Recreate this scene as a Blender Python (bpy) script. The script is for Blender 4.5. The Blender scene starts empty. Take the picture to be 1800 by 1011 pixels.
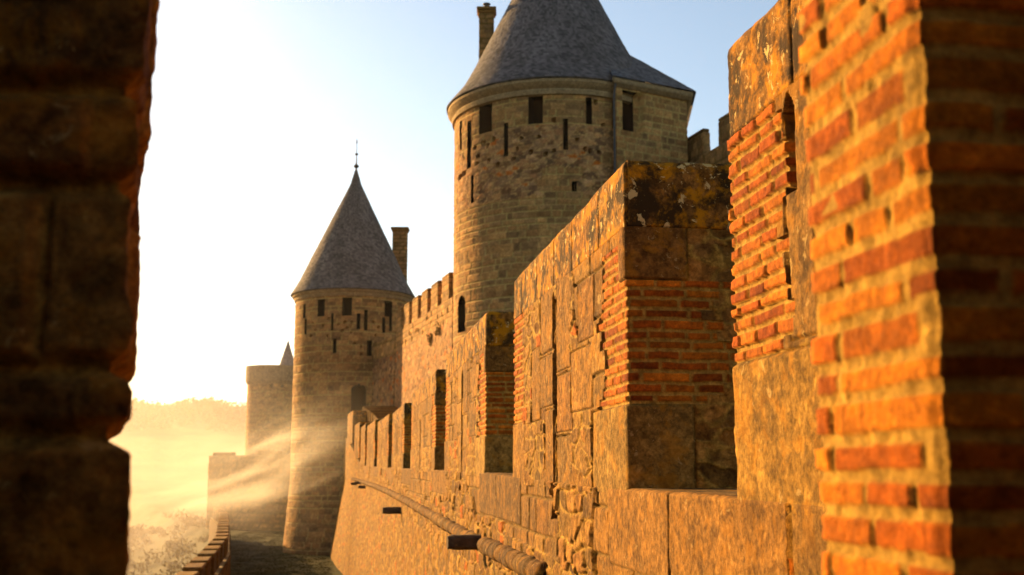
import bpy, math, random
import numpy as np
random.seed(7)
PI = math.pi
PH = math.radians(8.5)            # the rampart runs 8.5 degrees left of the view
CP, SP = math.cos(PH), math.sin(PH)
SUN_AZ, SUN_EL = math.radians(-44), math.radians(15)
GROUND = -6.2
scn = bpy.context.scene
COL = scn.collection

# ------------------------------------------------------------------ noise
def h2(ix, iy, seed=0):
    n = (ix.astype(np.int64) * 374761393 + iy.astype(np.int64) * 668265263 + seed * 974634777) & 0xffffffff
    n = ((n ^ (n >> 13)) * 1274126177) & 0xffffffff
    n = ((n ^ (n >> 15)) * 2246822519) & 0xffffffff
    n = (n ^ (n >> 16)) & 0xffffff
    return n / float(0x1000000)

def vnoise(x, y, seed=0):
    ix = np.floor(x); iy = np.floor(y)
    fx = x - ix; fy = y - iy
    fx = fx * fx * (3 - 2 * fx); fy = fy * fy * (3 - 2 * fy)
    a = h2(ix, iy, seed); b = h2(ix + 1, iy, seed); c = h2(ix, iy + 1, seed); d = h2(ix + 1, iy + 1, seed)
    return (a + (b - a) * fx) * (1 - fy) + (c + (d - c) * fx) * fy

def fbm(x, y, seed=0, octv=4, gain=.5):
    s = 0; a = 1; t = 0
    for i in range(octv):
        s = s + a * vnoise(x * 2 ** i + 17.3 * i, y * 2 ** i - 9.1 * i, seed + i); t += a; a *= gain
    return s / t - .5

def sstep(a, b, x):
    t = np.clip((x - a) / (b - a), 0, 1)
    return t * t * (3 - 2 * t)

def courses(u, z, h, w, seed, jz=.25, jw=.5):
    """irregular coursed stones: distance to the nearest joint, two random ids"""
    r = np.floor(z / h)
    lo = (r + (h2(r, r * 0 + 3, seed) - .5) * jz) * h
    r = np.where(z < lo, r - 1, r)
    hi = (r + 1 + (h2(r + 1, r * 0 + 3, seed) - .5) * jz) * h
    r = np.where(z > hi, r + 1, r)
    lo = (r + (h2(r, r * 0 + 3, seed) - .5) * jz) * h
    hi = (r + 1 + (h2(r + 1, r * 0 + 3, seed) - .5) * jz) * h
    uu = u / w + h2(r, r * 0 + 11, seed) + .5 * (r % 2)
    c = np.floor(uu)
    a = c + (h2(c, r, seed + 1) - .5) * jw
    c = np.where(uu < a, c - 1, c)
    b = c + 1 + (h2(c + 1, r, seed + 1) - .5) * jw
    c = np.where(uu > b, c + 1, c)
    a = c + (h2(c, r, seed + 1) - .5) * jw
    b = c + 1 + (h2(c + 1, r, seed + 1) - .5) * jw
    d = np.minimum(np.minimum(z - lo, hi - z), np.minimum(uu - a, b - uu) * w)
    return d, h2(c, r, seed + 5), h2(c, r, seed + 6), r

def cells(u, z, w, h, seed, jit=.85, p=3.0):
    """blocky Voronoi stones"""
    x = u / w; y = z / h
    x = x + .35 * (np.floor(y) % 2)
    ix = np.floor(x); iy = np.floor(y)
    f1 = np.full(x.shape, 9.); f2 = np.full(x.shape, 9.); ia = np.zeros(x.shape); ib = np.zeros(x.shape)
    for dx in (-1, 0, 1):
        for dy in (-1, 0, 1):
            cx = ix + dx; cy = iy + dy
            px = cx + .5 + (h2(cx, cy, seed) - .5) * jit; py = cy + .5 + (h2(cx, cy, seed + 1) - .5) * jit
            sz = .75 + .5 * h2(cx, cy, seed + 2)
            d = ((np.abs(x - px)) ** p + (np.abs(y - py)) ** p) ** (1 / p) * sz
            near = d < f1
            f2 = np.where(near, f1, np.minimum(f2, d))
            ia = np.where(near, h2(cx, cy, seed + 5), ia); ib = np.where(near, h2(cx, cy, seed + 6), ib)
            f1 = np.where(near, d, f1)
    return (f2 - f1) * .5 * (w + h) * .5, ia, ib

# ------------------------------------------------------------------ stone faces: height, colour, lichen
MORTAR = np.array([.36, .24, .065])
def mixc(a, b, t):
    return a + (b - a) * t[..., None]

STONES = np.array([[.36, .26, .145], [.30, .235, .15], [.42, .30, .15], [.27, .20, .13], [.46, .36, .21], [.33, .22, .12]]) * np.array([.56, .43, .23])
BRICKS = np.array([[.52, .17, .045], [.44, .125, .035], [.60, .23, .06], [.36, .10, .035], [.56, .20, .05]]) * np.array([.76, .68, .24])
def pick(pal, r):
    return pal[np.minimum((r * len(pal)).astype(int), len(pal) - 1)]

def f_brick(u, z, seed, h=.0672, w=.25, out=.012, gap=.011, flush=0.0):
    uw = u + .006 * fbm(u * 12, z * 30, seed + 40, 2); zw = z + .010 * fbm(u * 5, z * 3, seed + 41, 2) + .004 * fbm(u * 25, z * 25, seed + 45, 2)
    d, a, b, r = courses(uw, zw, h, w, seed, .18, .55)
    e = d - gap + .005 * fbm(u * 40, z * 60, seed + 42, 3)
    m = sstep(-.001, .0035, e)
    H = m * (out + (b - .5) * out * .9 + .006 * fbm(u * 6, z * 9, seed + 48, 2)) + .004 * fbm(u * 60, z * 60, seed + 43, 3) * m + (1 - m) * (flush + .012 * fbm(u * 30, z * 30, seed + 44, 4))
    c = pick(BRICKS, a) * (.62 + .62 * b)[..., None] * (1 + .5 * fbm(u * 22, z * 40, seed + 3, 4))[..., None]
    mc = MORTAR * (1.0 + .5 * fbm(u * 40, z * 40, seed + 4, 3))[..., None]
    return H, mixc(mc, c, m), .15 * m

def f_block(u, z, rect, seed, out=.024, rnd=.016, tone=None):
    u0, u1, z0, z1 = rect
    d = np.minimum(np.minimum(u - u0, u1 - u), np.minimum(z - z0, z1 - z)) + .012 * fbm(u * 9, z * 9, seed, 3)
    m = sstep(.003, .003 + rnd, d)
    H = m * out + (m * (.012 * fbm(u * 4, z * 4, seed + 1, 5, .6) + .006 * fbm(u * 34, z * 34, seed + 2, 3))) + (1 - m) * .006
    rr = (seed * 37 % 101) / 101.
    base = STONES[seed % len(STONES)] if tone is None else np.array(tone)
    c = base * (1 + .9 * fbm(u * 5, z * 5, seed + 3, 5, .65))[..., None] * (.85 + .35 * rr)
    return H, mixc(MORTAR * np.ones_like(c) * .38, c, m), .6 + 0 * m

def f_ashlar(u, z, seed, h=.32, w=.5, out=.02, jz=.3, pal=STONES, gap=.006, amp=1.0, mort=None):
    d, a, b, r = courses(u + .02 * amp * fbm(u * 3, z * 3, seed + 40, 3), z + .02 * amp * fbm(u * 3, z * 3, seed + 41, 3), h, w, seed, jz, .6)
    m = sstep(gap * .4, gap * 2.4 + .006, d)
    H = m * (out * (.6 + .8 * a)) + amp * m * (.02 * fbm(u * 4, z * 4, seed + 1, 4, .6) + .007 * fbm(u * 30, z * 30, seed + 2, 3))
    c = pick(pal, b) * (.68 + .62 * a)[..., None] * (1 + .8 * fbm(u * 6 + np.floor(a * 90), z * 6 + np.floor(b * 70), seed + 3, 5, .6))[..., None]
    return H, mixc((MORTAR * .42 if mort is None else mort) * np.ones_like(c), c, m), .6 * m

def f_rubble(u, z, seed, w=.27, h=.15, out=.04):
    uw = u + .06 * fbm(u * 5, z * 5, seed + 40, 3); zw = z + .05 * fbm(u * 5, z * 5, seed + 41, 3)
    d, a, b = cells(uw, zw, w, h, seed)
    m = sstep(.002, .022, d + .006 * fbm(u * 40, z * 40, seed + 9, 2))
    tilt = (b - .5) * (fbm(u * 9, z * 9, seed + 8, 2)) * .05
    H = m * (out * (.55 + .45 * a) + tilt * .8) + .014 * fbm(u * 18, z * 18, seed + 2, 4, .6) * (.4 + m) + .02 * fbm(u * 1.3, z * 1.3, seed + 22, 2) + (1 - m) * .024
    c = pick(STONES * 1.12, b) * (.55 + .9 * a)[..., None] * (1 + .5 * fbm(u * 12, z * 12, seed + 3, 3))[..., None]
    isb = (h2(np.floor(a * 4096), np.floor(b * 4096), 5) > .955) & True
    c = np.where(isb[..., None], BRICKS[0] * .9, c)
    return H, mixc(MORTAR * np.ones_like(c) * .95, c, m), .15 * m

class Lay:
    """composes stone patterns over a (u, z) sheet; ids become separate parts"""
    def __init__(s, u, z, base):
        s.u, s.z = u, z; s.H, s.C, s.L = base; s.id = np.zeros(u.shape, int)
    def put(s, mask, r, pid=None):
        s.H = np.where(mask, r[0], s.H); s.C = np.where(mask[..., None], r[1], s.C); s.L = np.where(mask, r[2], s.L)
        if pid is not None: s.id = np.where(mask, pid, s.id)
    def rect(s, u0, u1, z0, z1): return (s.u > u0) & (s.u < u1) & (s.z > z0) & (s.z < z1)
    def block(s, u0, u1, z0, z1, seed, **k): s.put(s.rect(u0, u1, z0, z1), f_block(s.u, s.z, (u0, u1, z0, z1), seed, **k))
    def hole(s, u0, u1, z0, z1, depth, pid=None, dark=.5, pad=0):
        m = s.rect(u0, u1, z0, z1)
        s.H = np.where(m, -depth, s.H)
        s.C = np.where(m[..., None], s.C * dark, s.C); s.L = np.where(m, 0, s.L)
        if pid is not None: s.id = np.where(m, pid, s.id)

# ------------------------------------------------------------------ materials
def new_mat(name, rough=.9):
    m = bpy.data.materials.new(name); m.use_nodes = True
    nt = m.node_tree; b = nt.nodes['Principled BSDF']; b.inputs['Roughness'].default_value = rough
    b.inputs['Specular IOR Level'].default_value = .06
    return m, nt, b
def N(nt, t, **k):
    n = nt.nodes.new(t)
    for a, v in k.items(): setattr(n, a, v)
    return n
def link(nt, a, b): nt.links.new(a, b)
def noise(nt, vec, scale, detail=4, rough=.55, dist=0):
    n = N(nt, 'ShaderNodeTexNoise'); n.inputs['Scale'].default_value = scale; n.inputs['Detail'].default_value = detail
    n.inputs['Roughness'].default_value = rough; n.inputs['Distortion'].default_value = dist
    link(nt, vec, n.inputs['Vector']); return n.outputs['Fac']
def ramp(nt, fac, a, b, ca=(0, 0, 0, 1), cb=(1, 1, 1, 1)):
    r = N(nt, 'ShaderNodeValToRGB'); e = r.color_ramp.elements
    e[0].position = a; e[0].color = ca; e[1].position = b; e[1].color = cb
    link(nt, fac, r.inputs['Fac']); return r.outputs['Color']
def mix(nt, fac, a, b, mode='MIX'):
    m = N(nt, 'ShaderNodeMix', data_type='RGBA', blend_type=mode)
    for s, v in ((m.inputs['Factor'], fac), (m.inputs['A'], a), (m.inputs['B'], b)):
        if isinstance(v, (int, float, tuple)): s.default_value = v
        else: link(nt, v, s)
    return m.outputs['Result']
def math_(nt, op, a, b):
    m = N(nt, 'ShaderNodeMath', operation=op)
    for s, v in ((m.inputs[0], a), (m.inputs[1], b)):
        if isinstance(v, (int, float)): s.default_value = v
        else: link(nt, v, s)
    return m.outputs[0]

def masonry_mat(name, scale=1.0, lichen=1.0, bump=.4, gain=1.0, orange=1.0, thr=0., mottle=.75, big=1.0, tint=(.84, .74, .50)):
    m, nt, bs = new_mat(name, .92)
    pos = N(nt, 'ShaderNodeNewGeometry').outputs['Position']
    col = N(nt, 'ShaderNodeAttribute', attribute_name='Col').outputs['Color']
    lic = N(nt, 'ShaderNodeAttribute', attribute_name='Lic').outputs['Fac']
    n1 = noise(nt, pos, 10 * scale, 7, .68)
    c = mix(nt, 1.0, col, ramp(nt, n1, .34, .68, (1 - .58 * big, 1 - .6 * big, 1 - .66 * big, 1), (1 + .5 * big, 1 + .48 * big, 1 + .4 * big, 1)), 'MULTIPLY')
    n3 = noise(nt, pos, 21 * scale, 5, .6, .5)
    c = mix(nt, mottle, c, ramp(nt, n3, .36, .62, (.42, .38, .34, 1), (1.28, 1.26, 1.22, 1)), 'MULTIPLY')
    n2 = noise(nt, pos, 60 * scale, 4, .7)
    c = mix(nt, .8, c, ramp(nt, n2, .3, .7, (.6, .6, .6, 1), (1.35, 1.35, 1.35, 1)), 'MULTIPLY')
    if lichen > 0:
        o = ramp(nt, noise(nt, pos, 5.5 * scale, 8, .68, .3), .52 + thr, .60 + thr)
        o = math_(nt, 'MULTIPLY', o, math_(nt, 'MULTIPLY', lic, .85 * lichen * orange))
        c = mix(nt, o, c, (.42, .19, .006, 1))
        k = ramp(nt, noise(nt, pos, 4.2 * scale, 8, .7, .2), .50 + thr, .62 + thr)
        k = math_(nt, 'MULTIPLY', k, math_(nt, 'MULTIPLY', lic, .85 * lichen))
        c = mix(nt, k, c, (.035, .022, .010, 1))
        w = ramp(nt, noise(nt, pos, 12.0 * scale, 7, .66, .5), .625 + thr * .6, .65 + thr * .6)
        w = math_(nt, 'MULTIPLY', w, math_(nt, 'MULTIPLY', lic, .9 * lichen))
        c = mix(nt, w, c, (.50, .40, .22, 1))
        w2 = ramp(nt, noise(nt, pos, 34.0 * scale, 3, .6, .4), .66, .70)
        w2 = math_(nt, 'MULTIPLY', w2, math_(nt, 'MULTIPLY', lic, .6 * lichen))
        c = mix(nt, w2, c, (.42, .31, .13, 1))
    c = mix(nt, 1.0, c, (gain * tint[0], gain * tint[1], gain * tint[2], 1), 'MULTIPLY')
    link(nt, c, bs.inputs['Base Color'])
    bp = N(nt, 'ShaderNodeBump'); bp.inputs['Strength'].default_value = bump; bp.inputs['Distance'].default_value = .012 / scale
    hh = math_(nt, 'ADD', noise(nt, pos, 45 * scale, 8, .75), math_(nt, 'MULTIPLY', noise(nt, pos, 160 * scale, 3, .7), .4))
    link(nt, hh, bp.inputs['Height']); link(nt, bp.outputs['Normal'], bs.inputs['Normal'])
    return m

M_STONE = masonry_mat('weathered_sandstone', 1.0, .8, .8, big=.75)
M_COPE = masonry_mat('lichened_coping_stone', 1.0, 1.45, .7, thr=-.045)
M_BRICK = masonry_mat('fired_brick_and_lime_mortar', 1.0, .25, .9, mottle=.5, big=.5)
M_WALL = masonry_mat('rubble_masonry', 1.0, .55, .8, big=.7)
M_TOWER = masonry_mat('tower_ashlar', .4, .0, .5, mottle=.4, big=.35, tint=(.84, .78, .66))
M_OLD = masonry_mat('far_ashlar', .2, .0, .4, big=.3, tint=(.84, .76, .6))
M_PIER = masonry_mat('dark_pier_stone', 1.0, .45, 1.0, 1.35)

def plain_mat(name, c1, c2, scale, rough=.9, bump=.4, dist=.01, detail=5):
    m, nt, bs = new_mat(name, rough)
    pos = N(nt, 'ShaderNodeNewGeometry').outputs['Position']
    link(nt, ramp(nt, noise(nt, pos, scale, detail, .65), .3, .7, (*c1, 1), (*c2, 1)), bs.inputs['Base Color'])
    bp = N(nt, 'ShaderNodeBump'); bp.inputs['Strength'].default_value = bump; bp.inputs['Distance'].default_value = dist
    link(nt, noise(nt, pos, scale * 4, 6, .7), bp.inputs['Height']); link(nt, bp.outputs['Normal'], bs.inputs['Normal'])
    return m
M_SHADE = plain_mat('painted_interior_shade', (.003, .0025, .002), (.006, .005, .004), 3)  # near-black colour carries the shade of the unlit insides of openings
M_WOOD = plain_mat('weathered_dark_stub', (.035, .024, .015), (.09, .06, .035), 9, bump=.8)
M_IRON = plain_mat('wrought_iron', (.02, .02, .02), (.05, .045, .04), 9, .5)
M_SLATE = masonry_mat('slate', .6, .0, .3, gain=1.15, mottle=.2, big=.15, tint=(1.0, .95, .92))
M_GRASS = plain_mat('mown_turf', (.022, .027, .006), (.06, .052, .014), 1.2, bump=1., dist=.08)
M_HILL = plain_mat('far_slope_scrub', (.06, .05, .015), (.15, .11, .035), .06, bump=1., dist=1.)
M_LEAF = plain_mat('dry_scrub_leaves', (.09, .06, .012), (.2, .13, .03), 1.5)
M_TREE = plain_mat('far_tree_leaves', (.03, .04, .012), (.08, .08, .03), .5)
M_CEM = plain_mat('leadwork', (.05, .05, .055), (.1, .1, .1), 4, .6)

# ------------------------------------------------------------------ object helpers
def link_obj(name, me, parent=None):
    o = bpy.data.objects.new(name, me); COL.objects.link(o)
    if parent is not None: o.parent = parent
    return o
def tag(o, label=None, cat=None, group=None, kind=None):
    for k, v in (('label', label), ('category', cat), ('group', group), ('kind', kind)):
        if v: o[k] = v
    return o
def empty(name, loc=(0, 0, 0)):
    o = bpy.data.objects.new(name, None); COL.objects.link(o); o.location = loc; o.empty_display_size = .3
    return o
def origin(parent):
    return np.array(parent.matrix_basis.translation) if parent is not None else np.zeros(3)
def abs_origin(parent):
    t = np.zeros(3)
    while parent is not None:
        t = t + np.array(parent.location); parent = parent.parent
    return t

def mesh_np(name, V, F, mat, parent=None, col=None, lic=None, smooth=True, origin_abs=None):
    """V (n,3), F (m,4) int; one mesh object"""
    me = bpy.data.meshes.new(name)
    V = np.asarray(V, float) - abs_origin(parent)
    k = F.shape[1]
    me.vertices.add(len(V)); me.vertices.foreach_set('co', V.astype(np.float32).ravel())
    me.loops.add(F.size); me.loops.foreach_set('vertex_index', F.astype(np.int32).ravel())
    me.polygons.add(len(F))
    me.polygons.foreach_set('loop_start', np.arange(0, F.size, k, dtype=np.int32))
    me.polygons.foreach_set('use_smooth', np.full(len(F), smooth))
    me.update(calc_edges=True)
    if col is not None:
        a = me.color_attributes.new('Col', 'FLOAT_COLOR', 'POINT')
        a.data.foreach_set('color', np.concatenate([np.clip(col, 0, 1), np.ones((len(V), 1))], 1).astype(np.float32).ravel())
        a = me.attributes.new('Lic', 'FLOAT', 'POINT')
        a.data.foreach_set('value', np.asarray(lic if lic is not None else np.zeros(len(V)), np.float32))
    me.materials.append(mat)
    return link_obj(name, me, parent)

def sheet(name, P, Nn, lay, mat, parent=None, parts=None, close_u=False, cap=False, smooth=True, own=True):
    """P, Nn: (nu, nv, 3) base points and normals; lay: a Lay. parts: {id: (name, material)}; id 0 is the sheet itself"""
    nu, nv = P.shape[:2]
    V = P + Nn * lay.H[..., None]
    idx = np.arange(nu * nv).reshape(nu, nv)
    if close_u: idx = np.concatenate([idx, idx[:1]], 0)
    F = np.stack([idx[:-1, :-1], idx[1:, :-1], idx[1:, 1:], idx[:-1, 1:]], -1).reshape(-1, 4)
    V = V.reshape(-1, 3); C = lay.C.reshape(-1, 3); L = lay.L.reshape(-1)
    if cap:
        top = idx[:nu, -1]; c = V[top].mean(0)
        V = np.concatenate([V, c[None]]); C = np.concatenate([C, C[top[:1]]]); L = np.concatenate([L, L[top[:1]]])
        ci = len(V) - 1; a = idx[:-1, -1]; b = idx[1:, -1]
        m = len(a) // 2 * 2
        # quads fanned to the centre (pairs of edges)
        Q = np.stack([a[:m:2], b[:m:2], b[1:m:2], np.full(m // 2, ci)], -1)
        F = np.concatenate([F, Q])
        if len(a) > m: F = np.concatenate([F, np.array([[a[-1], b[-1], b[-1], ci]])[:, [0, 1, 3, 3]]]) if False else F
    pid = lay.id.reshape(-1)
    if cap: pid = np.concatenate([pid, [0]])
    fid = pid[F].max(1)
    out = {}
    ids = np.unique(fid)
    root = None
    for k in sorted(ids, key=lambda q: q != 0):
        Fk = F[fid == k]
        used = np.unique(Fk); remap = np.full(len(V), -1); remap[used] = np.arange(len(used))
        nm, mt = (name, mat) if k == 0 else parts[k]
        par = parent if (k == 0 or root is None or not own) else root
        o = mesh_np(nm, V[used], remap[Fk], mt, par, C[used], L[used], smooth)
        if k == 0: root = o
        out[k] = o
    return out

def interp_path(pts, steps):
    """closed or open polyline -> positions, miter normals (pointing to the left-hand/outer side), arc length"""
    pts = np.array(pts, float); P = []; Nn = []; U = []
    n = len(pts); u = 0
    segn = []
    for i in range(n - 1):
        d = pts[i + 1] - pts[i]; d /= np.linalg.norm(d); segn.append(np.array([d[1], -d[0]]))
    for i in range(n - 1):
        a, b = pts[i], pts[i + 1]; L = np.linalg.norm(b - a); k = max(1, int(round(L / steps[i])))
        for j in range(k):
            P.append(a + (b - a) * j / k); U.append(u + L * j / k)
            nn = segn[i]
            if j == 0:
                pr = segn[i - 1] if i > 0 else segn[-1]
                nn = (segn[i] + pr); nn = nn / max(np.dot(nn, segn[i]), .3) if np.dot(nn, segn[i]) > .05 else segn[i]
            Nn.append(nn)
        u += L
    return np.array(P), np.array(Nn), np.array(U)

def box_mesh(name, c, s, mat, parent=None, rotz=0, bevel=.02, taper=1.0, seed=0, rough=0, tone=1.0):
    """bevelled box, c = centre of base"""
    sx, sy, sz = s[0] / 2, s[1] / 2, s[2]; b = min(bevel, sx * .4, sy * .4, sz * .4)
    rings = []
    def ring(x, y, z, bb):
        pts = []
        for qx, qy in ((1, 1), (-1, 1), (-1, -1), (1, -1)):
            px, py = qx * x, qy * y
            if qx * qy > 0: pts += [(px, py - qy * bb), (px - qx * bb, py)]
            else: pts += [(px - qx * bb, py), (px, py - qy * bb)]
        return [(p[0], p[1], z) for p in pts]
    V = ring(sx - b, sy - b, 0, b * .5) + ring(sx, sy, b, b) + ring(sx * taper, sy * taper, sz - b, b) + ring((sx - b) * taper, (sy - b) * taper, sz, b * .5)
    F = []
    for r in range(3):
        for i in range(8): F.append((r * 8 + i, r * 8 + (i + 1) % 8, r * 8 + 8 + (i + 1) % 8, r * 8 + 8 + i))
    for base, rev in ((0, True), (24, False)):
        q = [base + i for i in range(8)]
        for t in ((0, 1, 2, 3), (0, 3, 4, 7), (4, 5, 6, 7)):
            f = tuple(q[k] for k in t); F.append(f[::-1] if rev else f)
    V = np.array(V); cr, sr = math.cos(rotz), math.sin(rotz)
    V = np.stack([V[:, 0] * cr - V[:, 1] * sr + c[0], V[:, 0] * sr + V[:, 1] * cr + c[1], V[:, 2] + c[2]], 1)
    if rough: V += (np.random.RandomState(seed).rand(*V.shape) - .5) * rough
    col = np.tile(STONES[seed % 6] * tone, (len(V), 1))
    return mesh_np(name, V, np.array(F), mat, parent, col, np.full(len(V), .4), False)

def W(s, n, z=0.):
    """rampart frame -> world: s along the wall, n to its inner side"""
    return np.stack([-s * SP + n * CP, s * CP + n * SP, np.broadcast_to(z, np.shape(s)) + 0 * s], -1)
_S = [0, 22, 30, 40, 50, 60, 70, 80, 88]
def Lat(s): return np.interp(s, _S, [1.8, 1.8, 1.77, 1.68, 1.50, 1.28, 1.07, .50, .1])
def Sill(s): return np.interp(s, [0, 8, 14, 40, 60, 69, 80, 88], [-.13, -.13, -.06, 0, .1, .4, 1.9, 2.6])
def Top(s): return np.interp(s, [0, 12, 22, 30, 40, 48, 58, 69, 80], [1.99, 1.99, 1.94, 1.80, 1.79, 1.98, 2.15, 2.45, 4.0])

# ================================================================== THE NEAR RAMPART
ramp_root = empty('rampart_wall', tuple(W(np.array(7.), 2.2, GROUND)))
tag(ramp_root, 'sunlit stone rampart with tall brick-edged merlons running from the right foreground to the round tower', 'wall')
THICK = .85
MER = [(.3, 5.03), (7.02, 11.84), (14.2, 19.78), (21.9, 29.0), (32.0, 38.0), (40.5, 48.0), (50.5, 58.0), (60.0, 66.0), (68.0, 73.2), (75.2, 80.5)]
SLIT = [(4.2, 4.31, 1.10, 1.545), (9.38, 9.54, -.42, 1.50), (16.82, 17.02, -.33, 1.44), (25.6, 25.8, -.35, 1.42), (35, 35.2, -.3, 1.35), (44.3, 44.5, -.3, 1.3), (54.2, 54.4, -.2, 1.4), (63, 63.2, -.1, 1.6), (70.6, 70.8, .1, 1.8), (78, 78.2, 1.2, 2.9)]

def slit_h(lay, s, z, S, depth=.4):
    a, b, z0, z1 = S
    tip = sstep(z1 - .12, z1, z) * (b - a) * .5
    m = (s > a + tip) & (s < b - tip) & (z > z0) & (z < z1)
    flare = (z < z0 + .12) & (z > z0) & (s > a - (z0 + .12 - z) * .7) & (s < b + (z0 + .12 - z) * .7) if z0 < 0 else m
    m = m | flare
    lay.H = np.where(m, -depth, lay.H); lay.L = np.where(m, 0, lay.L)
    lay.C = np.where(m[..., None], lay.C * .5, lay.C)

def merlon(i):
    s0, s1 = MER[i]; sd = 100 + i * 13
    near = i in (0, 1); mid = i == 2
    du = .011 if near else (.02 if mid else (.03 if i < 6 else .05))
    dz = .0065 if near else (.011 if mid else (.015 if i < 6 else .03))
    sm = np.array([s0, s1]); La, Lb = Lat(sm)
    zt = float(Top((s0 + s1) / 2)); z0 = float(Sill((s0 + s1) / 2)) - .05
    zc = zt - .45
    pts = [(s0, La + THICK), (s0, La), (s1, Lb), (s1, Lb + THICK), (s0, La + THICK)]
    # far jamb and back are seen only from other places: coarser
    P2, N2, U = interp_path([(p[0], p[1]) for p in pts], [du, du, du * 2, du * 6])
    U = U - THICK
    nrm = N2 * np.array([-1, -1]) * -1
    ctr = np.array([(s0 + s1) / 2, (La + Lb) / 2 + THICK / 2])
    if np.dot(nrm[len(nrm) // 3], P2[len(nrm) // 3] - ctr) < 0: nrm = -nrm
    def place(zs, lay_fn, name, mat, parent, parts=None, cap=False, inset=0):
        nu, nv = len(U), len(zs)
        u = np.repeat(U[:, None], nv, 1); z = np.repeat(zs[None], nu, 0)
        s = np.repeat(P2[:, :1], nv, 1)
        nn = np.repeat(nrm[:, None, :], nv, 1)
        # sunken rounding at the arrises
        P = W(s, np.repeat(P2[:, 1:2], nv, 1), z)
        N3 = np.stack([-nn[..., 0] * SP + nn[..., 1] * CP, nn[..., 0] * CP + nn[..., 1] * SP, 0 * z], -1)
        lay = lay_fn(u, z, s)
        return sheet(name, P, N3, lay, mat, parent, parts, close_u=True, cap=cap)
    Lm = s1 - s0
    r = random.Random(sd)
    slit = SLIT[i]
    def body(u, z, s):
        lay = Lay(u, z, f_ashlar(u, z, sd, .36, .62, .022, .5))
        # rubble patches between the blocks
        pm = fbm(u * 1.1, z * 1.6, sd + 77, 2) > .10
        lay.put(pm & (u > .5) & (u < Lm - .5), f_rubble(u, z, sd + 1))
        lay.put((z < .42) & (u > 0) & (u < Lm), f_rubble(u, z, sd + 2))
        lay.put((u < -.32) & (u > -THICK), f_rubble(u, z, sd + 3, .22, .13, .02))
        if i == 0:
            lay.block(Lm - .99, Lm - .70, .50, 1.56, sd + 9)
            lay.block(Lm - 1.6, Lm + .35, -.2, .472, sd + 3, tone=(.24, .15, .04))
        else:
            sc = slit[0] - s0
            for (a, b, c, d_) in ((sc - .62, sc - .02, .78, 1.56), (sc + .13, sc + .75, 1.0, 1.56), (sc - .66, sc - .02, .28, .76), (sc + .13, sc + .8, .52, .98),
                                  (sc + .13, sc + .55, -.2, .5), (sc - .6, sc - .02, -.2, .26), (sc + .78, sc + 1.25, .42, 1.1), (.98, 1.75, .42, .90), (.9, 1.45, .93, 1.4)):
                lay.block(a, b, c, d_, sd + int(a * 40) % 50)
        # quoins
        k = np.floor((z + .004) / .0672)
        jn = (h2(k, k * 0 + 1, sd) - .5) * .26
        zb0, zb1 = (.40, 1.19)
        if i != 0:
            lay.block(-.42, .98, -.2, zb0, sd + 5, tone=(.26, .17, .055)) if near or mid else lay.block(-.42, .7, -.2, zb0, sd + 5)
            lay.block(-.40, .17, zb1, 1.60, sd + 6)
            bm = (z > zb0) & (z < zb1) & (u > -.60 + jn) & (u < .68 + jn)
            bm |= (z >= zb1) & (z < 1.45) & (u > .17) & (u < .62 + jn * .4)
            lay.put(bm, f_brick(u, z, sd + 7), 1)
        fz0 = .472 if i == 0 else .45
        bm = (z > fz0) & (z < 1.7) & (u > Lm - (.68 if i == 0 else .72) + jn * .6) & (u < Lm + .5 + jn)
        out = .017 if i == 0 else .012
        lay.put(bm, f_brick(u, z, sd + 8, out=out, flush=.001 if i == 0 else 0), 2)
        if i != 0: lay.block(Lm - .8, Lm + .4, -.2, fz0, sd + 15)
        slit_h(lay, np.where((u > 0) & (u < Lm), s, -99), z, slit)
        # rounded arrises
        e = np.minimum(np.abs(u), np.abs(u - Lm))
        lay.H = lay.H - .012 * (1 - sstep(0, .02, e)) * (1 + 1.5 * fbm(z * 14, z * 3, sd, 3))
        return lay
    zs = np.arange(z0, zc + dz * .5, dz)
    zs[-1] = zc - .002
    o = place(zs, body, 'merlon', M_STONE, ramp_root, {1: ('brick_quoin', M_BRICK), 2: ('brick_quoin', M_BRICK)})
    root = o[0]
    # coping: big lichened blocks
    def cope(u, z, s):
        d, a, b, rr = courses(u - (.62 if i == 0 else 0), z * 0 + 5.5, 1.0, .82, sd + 30, 0, .4)
        uj = np.abs(d)
        d = np.minimum(uj, np.minimum(z - zc, zt - z) + .006)
        m = sstep(.001, .018, d + .006 * fbm(u * 12, z * 12, sd, 3))
        H = m * .012 + .014 * fbm(u * 3.3, z * 3.3, sd + 31, 5, .6) + .006 * fbm(u * 30, z * 30, sd + 33, 3) - (1 - m) * .008
        H = H - .015 * (1 - sstep(0, .035, np.minimum(np.abs(u), np.abs(u - Lm))))
        # worn top
        H = H - .03 * sstep(zt - .05, zt, z) * (.6 + fbm(u * 4, z * 0, sd + 3, 3))
        C = pick(STONES, b) * (.9 + .3 * a)[..., None] * (1 + .5 * fbm(u * 6, z * 6, sd + 34, 4))[..., None]
        L = Lay(u, z, (H, C * (.35 + .65 * m)[..., None], .8 + 0 * m)); return L
    zs = np.arange(zc + .002, zt, dz); zs[-1] = zt
    place(zs, cope, 'coping', M_COPE, root, cap=True)
    return root

for i in range(len(MER)): merlon(i)

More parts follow.
